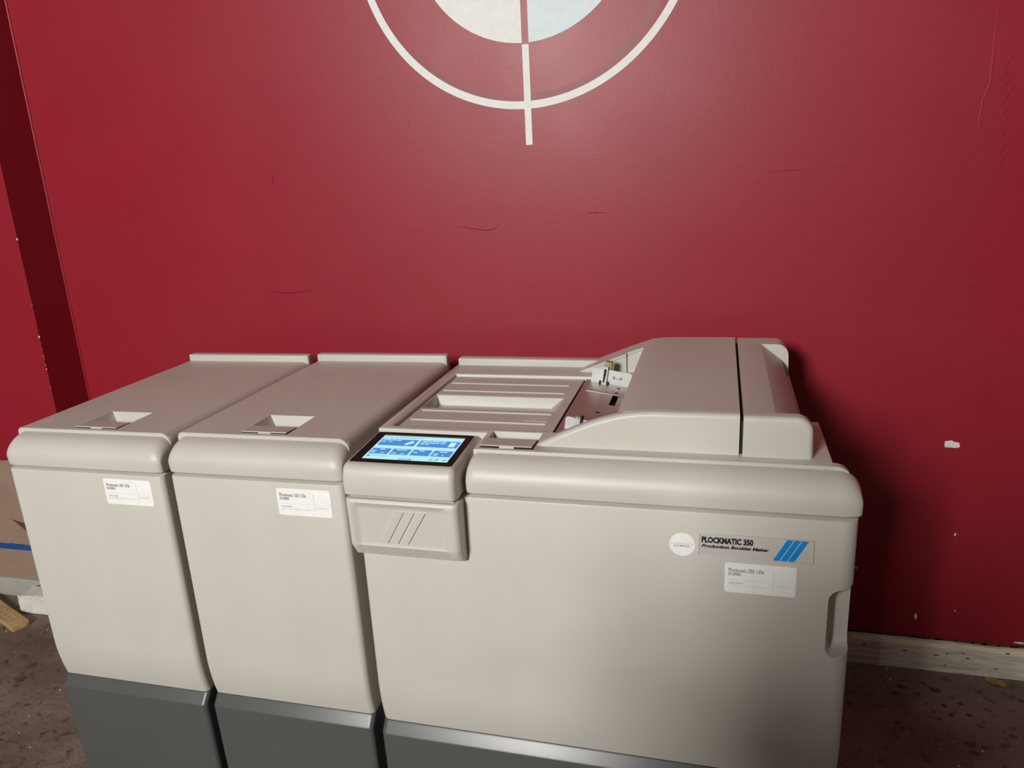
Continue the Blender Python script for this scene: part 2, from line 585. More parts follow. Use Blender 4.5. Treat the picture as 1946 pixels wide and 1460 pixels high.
# darker brush patches inside the ring
for pts in ([(735, 60), (760, 75), (800, 110), (850, 145), (900, 165), (960, 180), (990, 183), (990, 190), (930, 186), (860, 168), (800, 137), (755, 95)],
            [(1018, 178), (1060, 170), (1110, 145), (1160, 120), (1165, 85), (1200, 65), (1225, 20), (1235, 0), (1262, 0), (1235, 50), (1190, 105), (1130, 152), (1060, 182), (1018, 190)]):
    P = [wall_pt(u, v) for u, v in pts]
    obj('brush_patch', prism_y([(p.x + random.uniform(-.003, .003), p.z + random.uniform(-.003, .003)) for p in P], YW - 0.0004, YW + 0.0004), PATCH, wb, None)

# ------------------------------------------------------------------ narrow finisher modules
def panel_profile(zt, zb, back=0.06, y0=0.0, yb=0.015, zc=0.44):
    fr = [(y0 + 0.004, zt), (y0 + 0.001, zt - 0.0015), (y0, zt - 0.004)]
    for k in range(11):
        t = k / 10
        fr.append((y0 + (yb - y0) * t * t, zc + (zb - zc) * t))
    prof = [(back, zt)] + fr + [(back, zb)]
    offs = [(0, 0)] + [(1, 0)] * len(fr) + [(0, 0)]
    return prof, offs

def cap_profile(zb=0.9205, zt=0.9925, y0=-0.003, yt=0.055, back=0.10, h=0.050):
    fr = [(0.002, zb), (-0.001, zb + 0.003)]
    el = arc(yt, zt - h, yt - y0, h, 180, 90, 14)
    prof = [(back, zb)] + fr + el + [(back, zt)]
    offs = [(0, 0)] + [(0.38, 0)] * 2
    for k in range(15):
        a = math.radians(180 - 90 * k / 14)
        offs.append((-math.cos(a) * 0.38, -math.sin(a)))
    offs += [(0, -1)]
    return prof, offs

def base_profile(zt=0.3205):
    fr = [(0.0165, zt), (0.0160, zt - 0.001), (0.0145, zt - 0.0035), (-0.0015, 0.2985), (-0.0030, 0.2955), (-0.0030, 0.288), (0.004, 0.06), (0.012, 0.0)]
    prof = [(0.06, zt)] + fr + [(0.06, 0.0)]
    return prof, [(0, 0)] + [(1, 0)] * len(fr) + [(0, 0)]

def lid_with_pocket(x0, x1, yf, yb, rl, rr, hole, zt=1.0, zs=0.90, depth=0.03):
    hx0, hx1, hy0, hy1 = hole
    X = [(x0, zs)] + [(x0 + rl - rl * math.cos(math.radians(a)), zt - rl + rl * math.sin(math.radians(a))) for a in range(0, 91, 15)]
    i0 = len(X)
    X += [(hx0, zt), (hx1, zt)]
    X += [(x1 - rr + rr * math.cos(math.radians(a)), zt - rr + rr * math.sin(math.radians(a))) for a in range(90, -1, -10)]
    X += [(x1, zs)]
    bv = 0.0018
    Y = [(yf, bv), (yf + bv, 0), (hy0, 0), (hy1, 0), (yb, 0)]
    bm = bmesh.new()
    G = [[bm.verts.new((x, y, z - (d if z > zs else 0))) for y, d in Y] for x, z in X]
    for i in range(len(X) - 1):
        for j in range(len(Y) - 1):
            if i == i0 and j == 2: continue
            bm.faces.new((G[i][j], G[i + 1][j], G[i + 1][j + 1], G[i][j + 1]))
    bm.faces.new([g[0] for g in G])
    bm.faces.new([g[-1] for g in reversed(G)])
    bm.faces.new([G[0][j] for j in range(len(Y))] + [G[-1][j] for j in range(len(Y) - 1, -1, -1)])
    t = [G[i0][2], G[i0 + 1][2], G[i0 + 1][3], G[i0][3]]
    b = [bm.verts.new(c) for c in ((hx0 + 0.018, hy0, zt - depth), (hx1 - 0.004, hy0, zt - depth), (hx1 - 0.010, hy1 - 0.010, zt - depth), (hx0 + 0.018, hy1 - 0.010, zt - depth))]
    for k in range(4):
        m_ = (k + 1) % 4
        bm.faces.new((t[k], t[m_], b[m_], b[k]))
    bm.faces.new(b)
    return bm

def paddle(x0, x1, y0, y1, z, parent):
    bm = bmesh.new()
    add_box(bm, x0, x1, y0, y1, z - 0.004, z, 0.0012, 2)
    for v in bm.verts:
        v.co.z = z + 0.0008 + (y1 - v.co.y) * 0.085 + (0 if v.co.z > z - 0.002 else -0.0022)
    pd = obj('latch_paddle', bm, GREY, parent)
    xm = x0 + (x1 - x0) * 0.52
    box('latch_tongue', (xm - 0.016, xm + 0.016, y0 - 0.0015, y0 + 0.004, z - 0.002, z + 0.0042), GREY, pd, 0.001)
    box('latch_gap_shade', (x0 + 0.0008, x1 - 0.0008, y0 + 0.0012, y0 + 0.006, z - 0.010, z + 0.0022), BLACK, pd)  # solid black strips paint the shade in the slit round the paddle
    box('latch_gap_shade', (x1 - 0.0015, x1 + 0.0030, y0 - 0.0030, y1 - 0.004, z - 0.012, z + 0.0012), BLACK, pd)
    return pd

def asset_label(parent, x0, x1, z0, z1, y):
    lb = obj('asset_label', prism_y(rrect(x0, x1, z0, z1, 0.005), y - 0.0006, y + 0.0005), WHITE, parent, None)
    lb['label'] = 'white rounded sticker with printed text'
    W = x1 - x0; H = z1 - z0
    fx = lambda t: x0 + W * t
    fz = lambda t: z0 + H * t
    yy = y - 0.0009
    text_obj('label_text', 'Plockmatic 350 135k', (fx(.055), fx(.555), fz(.70), fz(.825), yy), INK, lb)
    text_obj('label_text', 'ID:8982', (fx(.055), fx(.235), fz(.575), fz(.675), yy), INK, lb)
    text_obj('label_text', 'Auction Number', (fx(.06), fx(.27), fz(.305), fz(.36), yy), GINK, lb, bold=0.02)
    text_obj('label_text', 'ID: 384-105212 / SP-4V-505 / 11-03_208', (fx(.06), fx(.60), fz(.205), fz(.265), yy), LINK, lb)
    text_obj('label_text', '8D1MTC7YSAR7', (fx(.735), fx(.915), fz(.305), fz(.345), yy), LINK, lb)
    obj('label_rule', prism_y([(fx(.055), fz(.435)), (fx(.64), fz(.435)), (fx(.64), fz(.445)), (fx(.055), fz(.445))], yy, yy + 0.0003), LINK, lb, None)
    obj('label_rule', prism_y([(fx(.685), fz(.22)), (fx(.691), fz(.22)), (fx(.691), fz(.85)), (fx(.685), fz(.85))], yy, yy + 0.0003), LINK, lb, None)
    return lb

def finisher(x, wd, dz, roll, hole_x, lab, label):
    r = empty('finisher_module', (x, 0, dz), (0, roll, 0))
    tag(r, label, 'office machine')
    box('body', (0.006, wd - 0.006, 0.04, 0.715, 0.02 - dz, 0.955), BODY, r, 0.006)
    pf, of = panel_profile(0.9135, 0.3235)
    obj('front_panel', sweep(ends(0, wd, 0.012, 0.014, 8), pf, of, mapx), GREY, r)
    # shadow gap strip behind the seam
    box('seam_strip', (0.012, wd - 0.016, 0.020, 0.05, 0.905, 0.925), BODY, r)
    pc, oc = cap_profile()
    obj('front_cap', sweep(ends(-0.001, wd + 0.001, 0.028, 0.028, 9), pc, oc, mapx), GREY, r)
    pb, ob = base_profile()
    o = obj('base_panel', sweep(ends(0, wd, 0.010, 0.012, 6), pb, ob, mapx), DARK, r, 16)
    o['label'] = 'dark grey lower panel'
    for v in o.data.vertices:
        if v.co.z < 0.001: v.co.z = -dz
    h0, h1 = hole_x
    lid = obj('top_lid', lid_with_pocket(0.0, wd, 0.050, 0.705, 0.010, 0.026, (h0, h1, 0.064, 0.190)), GREY, r)
    paddle(h0 + 0.001, h1 - 0.004, 0.0675, 0.1155, 0.9985, r)
    bm = bmesh.new()
    add_box(bm, 0.004, wd - 0.005, 0.703, 0.735, 0.93, 1.0205, 0.005, 3)
    obj('rear_lip', bm, GREY, r)
    asset_label(r, *lab, 0.0)
    return r

finisher(-0.4484, 0.4392, -0.003, -0.007, (0.158, 0.281), (0.2745, 0.4055, 0.8375, 0.9015),
         'narrow grey finisher module standing next to the dark red wall corner')
finisher(0.0125, 0.4325, 0.0045, -0.006, (0.157, 0.276), (0.2705, 0.4005, 0.8360, 0.8995),
         'narrow grey finisher module wedged against the machine with the touchscreen')

# ------------------------------------------------------------------ booklet maker
bk = empty('booklet_maker', (0.4654, 0, 0))
tag(bk, 'wide grey booklet maker with touchscreen, feeder hood and blue striped badge', 'office machine')
class Shift:
    """children are modelled in world metres and moved into the thing's own frame"""
    dx = -0.4654
def B(name, bm_or_box, mat, parent=bk, sharp=35, bev=0.0, seg=3):
    if isinstance(bm_or_box, tuple):
        bm = bmesh.new()
        add_box(bm, *bm_or_box, bev=bev, seg=seg)
    else:
        bm = bm_or_box
    if isinstance(bm, bmesh.types.BMesh):
        bmesh.ops.translate(bm, vec=(Shift.dx, 0, 0), verts=bm.verts)
        return obj(name, bm, mat, parent, sharp)
    for v in bm.vertices:
        v.co.x += Shift.dx
    return obj(name, bm, mat, parent, sharp)

X0, X1 = 0.4654, 1.459
B('body', (X0 + 0.006, 1.380, 0.045, 0.735, 0.02, 0.952), BODY, bev=0.006)
# front door with the finger pocket cut into its edge
pf, of = panel_profile(0.9135, 0.3235, back=0.085)
door = B('front_panel', sweep(ends(X0, X1, 0.016, 0.032, 10), pf, of, mapx), GREY)
cb = bmesh.new()
add_box(cb, 1.4135, 1.56, -0.12, 0.048, 0.629, 0.770, 0.020, 6)
for v in cb.verts:                       # slanting upper rim
    if v.co.z > 0.72: v.co.z += (v.co.x - 1.4135) * 0.18
    if v.co.z < 0.68: v.co.z += max(0, (v.co.x - 1.43)) * 0.25
cut = B('pocket_cutter', cb, GREY)
md = door.modifiers.new('pocket', 'BOOLEAN')
md.operation = 'DIFFERENCE'; md.solver = 'EXACT'; md.object = cut
dg = bpy.context.evaluated_depsgraph_get()
nm = bpy.data.meshes.new_from_object(door.evaluated_get(dg))
door.modifiers.clear()
door.data = nm
bpy.data.objects.remove(cut)
for p in nm.polygons: p.use_smooth = True
nm.set_sharp_from_angle(angle=math.radians(35))

B('seam_strip', (X0 + 0.012, X1 - 0.03, 0.022, 0.06, 0.905, 0.925), BODY)
pc, oc = cap_profile(yt=0.050, back=0.0475)
B('front_cap', sweep(ends(0.715, X1 + 0.003, 0.022, 0.040, 10), pc, oc, mapx), GREY)
pb, ob = base_profile()
o = B('base_panel', sweep(ends(X0, X1, 0.012, 0.02, 6), pb, ob, mapx), DARK, sharp=16)
o['label'] = 'dark grey lower panel'

# stepped top deck
def deckz(x, y):
    if x < 0.722 and y < 0.148: return 0.93
    if 0.7345 < x < 0.843 and 0.061 < y < 0.160: return 0.962
    if 0.4935 < x < 0.862 and 0.168 < y < 0.609: return 0.935
    if 0.862 < x < 1.09 and 0.168 < y < 0.609: return 0.935
    if x > 1.384 and y > 0.298: return None
    return 1.0
bm = cells([X0, 0.4935, 0.722, 0.7345, 0.843, 0.862, 1.09, 1.384, 1.415],
           [0.0475, 0.061, 0.148, 0.160, 0.168, 0.298, 0.609, 0.735], deckz, 0.925)
bevel_all(bm, 0.0028, 2)
B('top_deck', bm, GREY)
# curved end of the step beside the hood
st = [(1.411, .9997)] + [(1.4475 - 0.03 + 0.03 * math.sin(math.radians(a)), 0.9697 + 0.03 * math.cos(math.radians(a))) for a in range(0, 91, 10)] + [(1.4475, 0.93), (1.411, 0.93)]
B('deck_step_end', prism_y(st, 0.0478, 0.066), GREY)
B('rear_lip', (X0 + 0.004, 0.90, 0.703, 0.738, 0.93, 1.0205), GREY, bev=0.005)
pd = paddle(0.7315 + Shift.dx, 0.8425 + Shift.dx, 0.0625, 0.1155, 0.9995, bk)

# tray cover with channel and ribs
tc = bmesh.new()
def trayz(x, y):
    return 0.992
tx0, tx1, ty0, ty1 = 0.4965, 0.8590, 0.1760, 0.6075
cx0, cx1, cy0, cy1 = 0.4995, 0.838, 0.328, 0.437
def Q(bm, *p):
    bm.faces.new([bm.verts.new(q) for q in p])
zt = 0.992; zc = 0.9640
xs = [tx0, cx0, cx1, tx1]; ys = [ty0, cy0, cy1, ty1]
for i in range(3):
    for j in range(3):
        if i == 1 and j == 1: continue
        Q(tc, (xs[i], ys[j], zt), (xs[i + 1], ys[j], zt), (xs[i + 1], ys[j + 1], zt), (xs[i], ys[j + 1], zt))
for a, b in (((tx0, ty0), (tx1, ty0)), ((tx1, ty0), (tx1, ty1)), ((tx1, ty1), (tx0, ty1)), ((tx0, ty1), (tx0, ty0))):
    Q(tc, (*a, zt), (*a, 0.940), (*b, 0.940), (*b, zt))
Q(tc, (tx0, ty0, 0.940), (tx0, ty1, 0.940), (tx1, ty1, 0.940), (tx1, ty0, 0.940))
t_ = [(cx0, cy0, zt), (cx1, cy0, zt), (cx1, cy1, zt), (cx0, cy1, zt)]
b_ = [(cx0 + .004, cy0 + .012, zc), (cx1 - .030, cy0 + .012, zc), (cx1 - .034, cy1 - .008, zc), (cx0 + .004, cy1 - .008, zc)]
for k in range(4):
    m_ = (k + 1) % 4
    Q(tc, t_[k], t_[m_], b_[m_], b_[k])
Q(tc, *b_)
bmesh.ops.remove_doubles(tc, verts=tc.verts, dist=1e-6)
bevel_all(tc, 0.004, 3, 20)
cover = B('tray_cover', tc, GREY)
for yy, xa, xb in ((0.540, .5050, .8315), (0.4705, .5050, .8325), (0.3045, .5075, .8340), (0.2345, .5070, .8350)):
    bm = sweep(ends(xa, xb, 0.004, 0.004, 4), [(yy - .0032, .9915), (yy - .0022, .9935), (yy, .9948), (yy + .0022, .9935), (yy + .0032, .9915)],
               [(.3, 0), (.3, -.3), (0, -.6), (-.3, -.3), (-.3, 0)], mapx)
    B('rib', bm, GREY, cover, 60)
bm = prism_z([(.777, .2925), (.8326, .296), (.834, .251), (.776, .257)], .9918, .9925)
B('faded_sticker', bm, CLEAR, cover, None)
bm = prism_z([(.796, .283), (.8075, .269), (.796, .261)], .9924, .9927)
B('sticker_mark', bm, LINK, cover, None)

# feed tray with side guides: tilts down under the hood
ft = empty('feed_tray', (0.866 + Shift.dx, 0, 0.9940), (0, math.radians(8.7), 0))
ft.parent = bk
def F(name, bm_or_box, mat, bev=0.0, sharp=35, parent=None):
    bm = bm_or_box
    if isinstance(bm, tuple):
        bm = bmesh.new()
        add_box(bm, *bm_or_box, bev=bev, seg=2)
    return obj(name, bm, mat, ft if parent is None else parent, sharp)
def platez(x, y):
    if .084 < x < .099 and .425 < y < .520: return None
    if .062 < x < .0735 and .357 < y < .369: return None
    return 0.0
F('feed_plate', cells([0, .062, .0735, .084, .099, .20], [.178, .357, .369, .425, .520, .6075], platez, -0.0015), STEEL, sharp=None)
F('slot_floor', (.005, .19, .20, .59, -.016, -.012), BLACK)
# rear guide
F('guide_flange', (.0145, .116, .503, .5875, .0004, .0022), FLANGE, .0005)
F('guide_wall', prism_y([(.0145, .0022), (.124, .0022), (.124, .033), (.114, .041), (.0145, .041)], .5860, .5875), ZINC)
F('guide_post', prism_y([(.0425, .000), (.0555, .000), (.0555, .050), (.0425, .050)], .5780, .5858), ZINC)
F('post_slot', prism_y([(.0458, .006), (.0522, .006), (.0522, .044), (.0458, .044)], .5774, .5786), BLACK)
F('post_reflector', prism_y([(.0495, .006), (.0522, .006), (.0522, .030)], .5768, .5777), STEEL)
F('post_foot', (.0365, .0415, .574, .5855, .0022, .009), BLACK)
F('post_foot', (.0565, .0605, .574, .5855, .0022, .009), BLACK)
F('guide_knob', (.0455, .0640, .5875, .608, .036, .0610), OLIVE, .003)
for (hx, hy) in ((.0915, .563), (.0905, .523)):
    bm = bmesh.new()
    bmesh.ops.create_cone(bm, cap_ends=True, segments=16, radius1=.0042, radius2=.0042, depth=.0006)
    bmesh.ops.translate(bm, vec=(hx, hy, .0024), verts=bm.verts)
    F('screw_hole', bm, BLACK)
for a, b in (((.072, .020), (.094, .020)),):
    F('guide_mark', prism_y([(a[0], .0195), (b[0], .0195), (b[0], .0205), (a[0], .0205)], .5854, .5861), INK, sharp=None)
for cxm in (.073, .092):
    for s in (-1, 1):
        F('guide_mark', prism_y([(cxm - .004, .0225 - .003 * s), (cxm - .003, .0225 - .0036 * s), (cxm + .004, .0225 + .003 * s), (cxm + .003, .0225 + .0036 * s)], .5854, .5861), INK, sharp=None)
# front guide, half hidden by the hood's side wall
F('guide_flange', (.0145, .118, .214, .275, .0004, .0022), FLANGE, .0005)
F('guide_wall', prism_y([(.0145, .0022), (.118, .0022), (.118, .026), (.022, .031), (.017, .030), (.0145, .026)], .2125, .214), ZINC)
F('guide_post', prism_y([(.0325, .000), (.0475, .000), (.0475, .031), (.0325, .031)], .2075, .2125), ZINC)
F('guide_knob', (.0345, .0485, .211, .230, .022, .0345), OLIVE, .003)
F('post_slot', (.0490, .0525, .208, .2265, .0022, .0340), BLACK)

# feeder hood
def P_hood():
    return [(.843, .998), (.862, 1.010), (.90, 1.0285), (.935, 1.0445), (.962, 1.0555), (.985, 1.0635), (1.0095, 1.0705), (1.03, 1.0755), (1.055, 1.0792), (1.085, 1.081), (1.2475, 1.082)]
top = P_hood()
prof = top + [(1.2475, .95), (.86, .95), (.843, .96)]
offs = []
for i in range(len(prof)):
    if i < len(top):
        a = Vector(prof[max(i - 1, 0)]); b = Vector(prof[min(i + 1, len(top) - 1)])
        d = (b - a).normalized()
        offs.append((d.y, -d.x) if i < len(top) - 1 else (0, -1))
    else:
        offs.append((0, 0))
r = 0.010
st = []
for k in range(7):
    a = k / 6 * math.pi / 2
    st.append((0.0815 + r * (1 - math.cos(a)), r * (1 - math.sin(a))))
st += [(0.100, 0)]
for k in range(5, -1, -1):
    a = k / 6 * math.pi / 2
    st.append((0.100 + 0.008 * math.cos(a) + 0.002, 0.008 * (1 - math.sin(a))))
hood_f = B('hood_front_guard', sweep(st, prof, offs, mapy), GREY)
# roof between the guards
zt1 = 1.082
rp = [(1.0125, 1.0700), (1.0150, 1.0712), (1.03, 1.0762), (1.055, 1.0794), (1.085, 1.0812), (1.2475, 1.0822), (1.2475, .95), (1.10, .95), (1.030, 1.045)]
B('hood_roof', prism_y(rp, 0.0965, 0.738), GREY, sharp=30)
# rear guard in two steps
rg = [(.833, .998), (.86, 1.0105), (.9665, 1.0535), (.9665, .95), (.833, .95)]
B('hood_rear_guard', prism_y(rg, 0.655, 0.738), GREY)
rg2 = [(.9665, 1.0535), (1.003, 1.0665), (1.0145, 1.0708), (1.030, 1.0755), (1.030, .95), (.9665, .95)]
B('hood_rear_guard', prism_y(rg2, 0.664, 0.738), GREY, sharp=30)
B('hood_inner_rim', prism_y([(.871, 1.0135), (.9665, 1.0525), (.9665, 1.0475), (.880, 1.0125)], 0.6515, 0.656), GREY)
B('hood_inner_rim', prism_y([(.9705, 1.0535), (1.014, 1.0705), (1.014, 1.0655), (.9705, 1.0485)], 0.6600, 0.665), GREY)
# black gap between the hood halves
B('hood_gap', (1.2470, 1.2545, 0.090, 0.734, .96, 1.066), BLACK)

# outfeed hood: rounded shoulder, finger slope along its outer edge
hx0, hx1 = 1.2540, 1.3800
def shoulder(z0=.95):
    p = [(hx0, z0), (hx0, 1.0808)]
    p += [(hx1 - .030 + .030 * math.sin(math.radians(a)), 1.0808 - .030 + .030 * math.cos(math.radians(a))) for a in range(0, 91, 9)]
    p += [(hx1 + .002, 1.000), (hx1 + .003, z0)]
    return p
sp = shoulder()
so = [(0, 0), (0, -1)] + [(-math.sin(math.radians(a)), -math.cos(math.radians(a))) for a in range(0, 91, 9)] + [(-1, 0), (0, 0)]
st = []
for k in range(7):
    a = k / 6 * math.pi / 2
    st.append((0.0760 + r * (1 - math.cos(a)), r * (1 - math.sin(a))))
st += [(0.103, 0)]
B('outfeed_hood_front', sweep(st, sp, so, mapy), GREY)
B('outfeed_hood_slope', prism_y([(hx0, .95), (hx0, 1.0808), (1.3115, 1.0808), (1.3135, 1.0800), (1.3640, 1.0395), (1.3655, 1.0365), (1.3655, .95)], 0.103, 0.668), GREY, sharp=25)
B('outfeed_hood_rear', prism_y(shoulder(), 0.668, 0.738), GREY)
B('outfeed_shelf_side', (1.3655, 1.383, 0.103, 0.30, .94, .999), GREY)

# control pod
pz = lambda y: 0.987 + (y + 0.021) * (0.008 / 0.155)
PX0, PX1 = 0.4640, 0.7075
fr = [(-.040, .9205), (-.0435, .923), (-.0450, .935), (-.0450, .952), (-.0435, .966), (-.0395, .977), (-.0330, .9838), (-.0265, .9866)]
tp = [(-.020, pz(-.020)), (.136, pz(.136))]
prof = [(.10, .9205)] + fr + tp + [(.145, .99), (.145, .93)]
offs = [(0, 0), (1, 0), (1, 0), (1, 0), (1, -.1), (1, -.3), (.8, -.6), (.5, -.8), (.2, -1), (0, -1), (0, -1), (0, -.5), (0, 0)]
pod = B('control_pod', sweep(ends(PX0, PX1, 0.010, 0.013, 7), prof, offs, mapx), GREY)
# lower pod cover with shallow dished face
zz = [.9125, .9105, .906] + [.900 - k * .0045 for k in range(22)]
def pf_y(z):
    y = -.0440
    if z > .908: y += (z - .908) * 0.9
    y += (0.906 - z) * 0.035
    if z < .803:
        t = min(1, (.803 - z) / .024)
        y += .016 * (1 - math.sqrt(max(0, 1 - t * t)))
    return y
fr = [(pf_y(z), z) for z in zz] + [(-.022, .7775), (-.010, .7755)]
prof = [(.05, .9125)] + fr + [(.05, .7755)]
offs = [(0, 0)] + [(1, 0)] * len(fr) + [(0, 0)]
sm = lambda t: 0 if t <= 0 else (1 if t >= 1 else t * t * (3 - 2 * t))
def dish(co, p, q):
    if p < 0.0 and .79 < q < .906:
        k = sm((co.x - .476) / .016) * sm((.690 - co.x) / .016) * sm((.9045 - q) / .010) * sm((q - .797) / .014)
        co.y += 0.0058 * k
    return co
mids = [.4755 + k * .004 for k in range(55)]
B('pod_cover', sweep(ends(PX0 + .001, PX1 + .003, 0.010, 0.013, 7, mids), prof, offs, mapx, dish), GREY)
for (a, b, c, d) in ((.5743, .5928, .5334, .5503), (.5972, .6156, .5559, .5728), (.6211, .6394, .5787, .5948)):
    ya, yb_ = -.0395, -.0350
    bm = prism_y([(a, .8875), (b, .8880), (d, .8145), (c, .8140)], -.0002, .004)
    for v in bm.verts:
        v.co.y += pf_y(v.co.z) + .0058 - .0026
    bevel_all(bm, .0006, 1)
    B('logo_bar', bm, GREY, bk)
B('pod_seam', (PX0 + .008, PX1 - .008, -.030, .05, .905, .925), BODY)

# touchscreen
def S(name, x0, x1, y0, y1, h, mat, parent, poly=None):
    pts = poly if poly else [(x0, y0), (x1, y0), (x1, y1), (x0, y1)]
    bm = bmesh.new()
    lo_ = [bm.verts.new((x, y, pz(y) + h - 0.0004)) for x, y in pts]
    hi_ = [bm.verts.new((x, y, pz(y) + h)) for x, y in pts]
    bm.faces.new(hi_)
    bm.faces.new(list(reversed(lo_)))
    n = len(pts)
    for i in range(n):
        j = (i + 1) % n
        bm.faces.new((lo_[i], lo_[j], hi_[j], hi_[i]))
    return B(name, bm, mat, parent, None)
bm = bmesh.new()
pts = rrect(.4735, .6965, -.0205, .1345, .004, 4)
lo_ = [bm.verts.new((x, y, pz(y) - .001)) for x, y in pts]
hi_ = [bm.verts.new((x, y, pz(y) + .0010)) for x, y in pts]
bm.faces.new(hi_); bm.faces.new(list(reversed(lo_)))
for i in range(len(pts)):
    j = (i + 1) % len(pts)
    bm.faces.new((lo_[i], lo_[j], hi_[j], hi_[i]))
scr = B('touchscreen', bm, BEZEL, bk, None)
dx0, dx1, dy0, dy1 = .4950, .6820, -.0050, .1150
S('screen_picture', dx0, dx1, dy0, dy1, .0013, SCR_BG, scr)
S('screen_edge', dx0, dx1, dy1 + .0032, dy1 + .0044, .0013, GINK, scr)
U = lambda u: dx0 + (dx1 - dx0) * u
V = lambda v: dy1 - (dy1 - dy0) * v
def T(u0, u1, v0, v1, mat=SCR_BL, h=.0017, name='screen_tile'):
    return S(name, U(u0), U(u1), V(v1), V(v0), h, mat, scr)
T(.025, .470, .16, .43); T(.505, .985, .16, .43)
for a, b in ((.020, .245), (.270, .485), (.512, .735), (.760, .985)):
    T(a, b, .565, .80)
T(.425, .575, .945, 1.0)
T(.43, .56, .968, .985, SCR_LT, .0020)
def dash(u0, u1, v, hgt=.022, mat=SCR_LT, h=.0021):
    T(u0, u1, v - hgt / 2, v + hgt / 2, mat, h, 'screen_text')
for u0, u1 in ((.02, .075), (.082, .14), (.155, .19), (.205, .275), (.282, .34), (.35, .44), (.45, .52)):
    dash(u0, u1, .085, .035, SCR_TX)
for u0, u1, v in ((.04, .14, .205), (.15, .20, .205), (.21, .265, .205), (.04, .085, .275), (.13, .165, .275),
                  (.53, .64, .20), (.65, .75, .20), (.76, .82, .20), (.53, .60, .265), (.61, .70, .265), (.71, .74, .265), (.76, .82, .265), (.53, .57, .32), (.59, .63, .32),
                  (.11, .175, .61), (.035, .085, .68), (.035, .085, .745), (.16, .19, .755), (.315, .36, .61), (.365, .44, .61), (.285, .345, .75), (.40, .44, .76),
                  (.59, .65, .61), (.535, .58, .68), (.83, .925, .615), (.785, .83, .70), (.785, .83, .755), (.885, .90, .75)):
    dash(u0, u1, v)
for u0, u1 in ((.075, .12), (.125, .165), (.17, .20), (.205, .27)):
    dash(u0, u1, .885, .025, SCR_TX)
S('screen_icon', 0, 0, 0, 0, .0020, SCR_DK, scr, [(U(.045) + .0032 * math.cos(a * math.pi / 6), V(.885) + .0032 * math.sin(a * math.pi / 6)) for a in range(12)])
S('screen_icon', 0, 0, 0, 0, .0023, SCR_LT, scr, [(U(.34), V(.36)), (U(.37), V(.40)), (U(.445), V(.28)), (U(.415), V(.21))])
S('screen_icon', 0, 0, 0, 0, .0023, SCR_LT, scr, [(U(.875), V(.39)), (U(.945), V(.39)), (U(.945), V(.21)), (U(.875), V(.21))])
for c in (.80, .865, .955):
    S('screen_icon', 0, 0, 0, 0, .0020, SCR_DK, scr, [(U(c - .018), V(.965)), (U(c - .006), V(.97)), (U(c + .02), V(.91)), (U(c + .008), V(.905))])

# badge
bd = B('badge', prism_y(rrect(1.1785, 1.3815, .8255, .8702, .001, 2), -.0012, .001), BADGE, bk, None)
bd['label'] = 'silver nameplate with black lettering and blue stripes'
for nm_, bx_ in (('badge_rim', (1.1775, 1.3825, -.0028, .001, .8700, .8718)), ('badge_rim', (1.1775, 1.3825, -.0028, .001, .8238, .8256)),
                 ('badge_rim', (1.1772, 1.1788, -.0028, .001, .8245, .8710)), ('badge_rim', (1.3812, 1.3828, -.0028, .001, .8245, .8710))):
    B(nm_, bx_, GREY, bd, bev=.0006, seg=2)
for body, fit, bo, sh in (('PLOCKMATIC 350', (1.1825, 1.2763, .8520, .8650, -.0016), .055, 0), ('Production Booklet Maker', (1.1825, 1.3053, .8422, .8490, -.0016), .045, .25)):
    B('badge_lettering', text_mesh(body, fit, bo, sh), INK, bd, None)
for k in range(3):
    a0 = 1.3125 + k * .0132; a1 = 1.3360 + k * .0132
    B('blue_stripe', prism_y([(a0, .8262), (a0 + .0112, .8262), (a1 + .0112, .8698), (a1, .8698)], -.0017, -.001), BLUE, bd, None)
# round sticker
rs_ = B('round_sticker', prism_y([(1.1470 + .0243 * math.cos(k * math.pi / 24), .8440 + .0243 * math.sin(k * math.pi / 24)) for k in range(48)], -.0006, .0005), WHITE, bk, None)
rs_['label'] = 'round white sticker with a phone number'
B('sticker_lettering', text_mesh('A.S.A.P PressExchange', (1.1250, 1.1692, .8440, .8478, -.0009)), GINK, rs_, None)
B('sticker_lettering', text_mesh('(817) 888-0530', (1.1312, 1.1610, .8388, .8420, -.0009), .012), INK, rs_, None)
B('sticker_rule', prism_y([(1.135, .8428), (1.158, .8428), (1.158, .8432), (1.135, .8432)], -.0009, -.0006), GINK, rs_, None)
asset_label(bk, 1.2267 + Shift.dx, 1.3555 + Shift.dx, .7508, .8137, 0.0)
# a few scuffs on the door
for (x, z, L) in ((1.205, .733, .018), (1.17, .737, .010), (1.283, .716, .020), (1.345, .597, .016), (1.30, .59, .01)):
    B('scuff', prism_y([(x, z), (x + L, z - .001), (x + L, z - .0004), (x, z + .0008)], -.0004, .0002), CLEAR, bk, None)

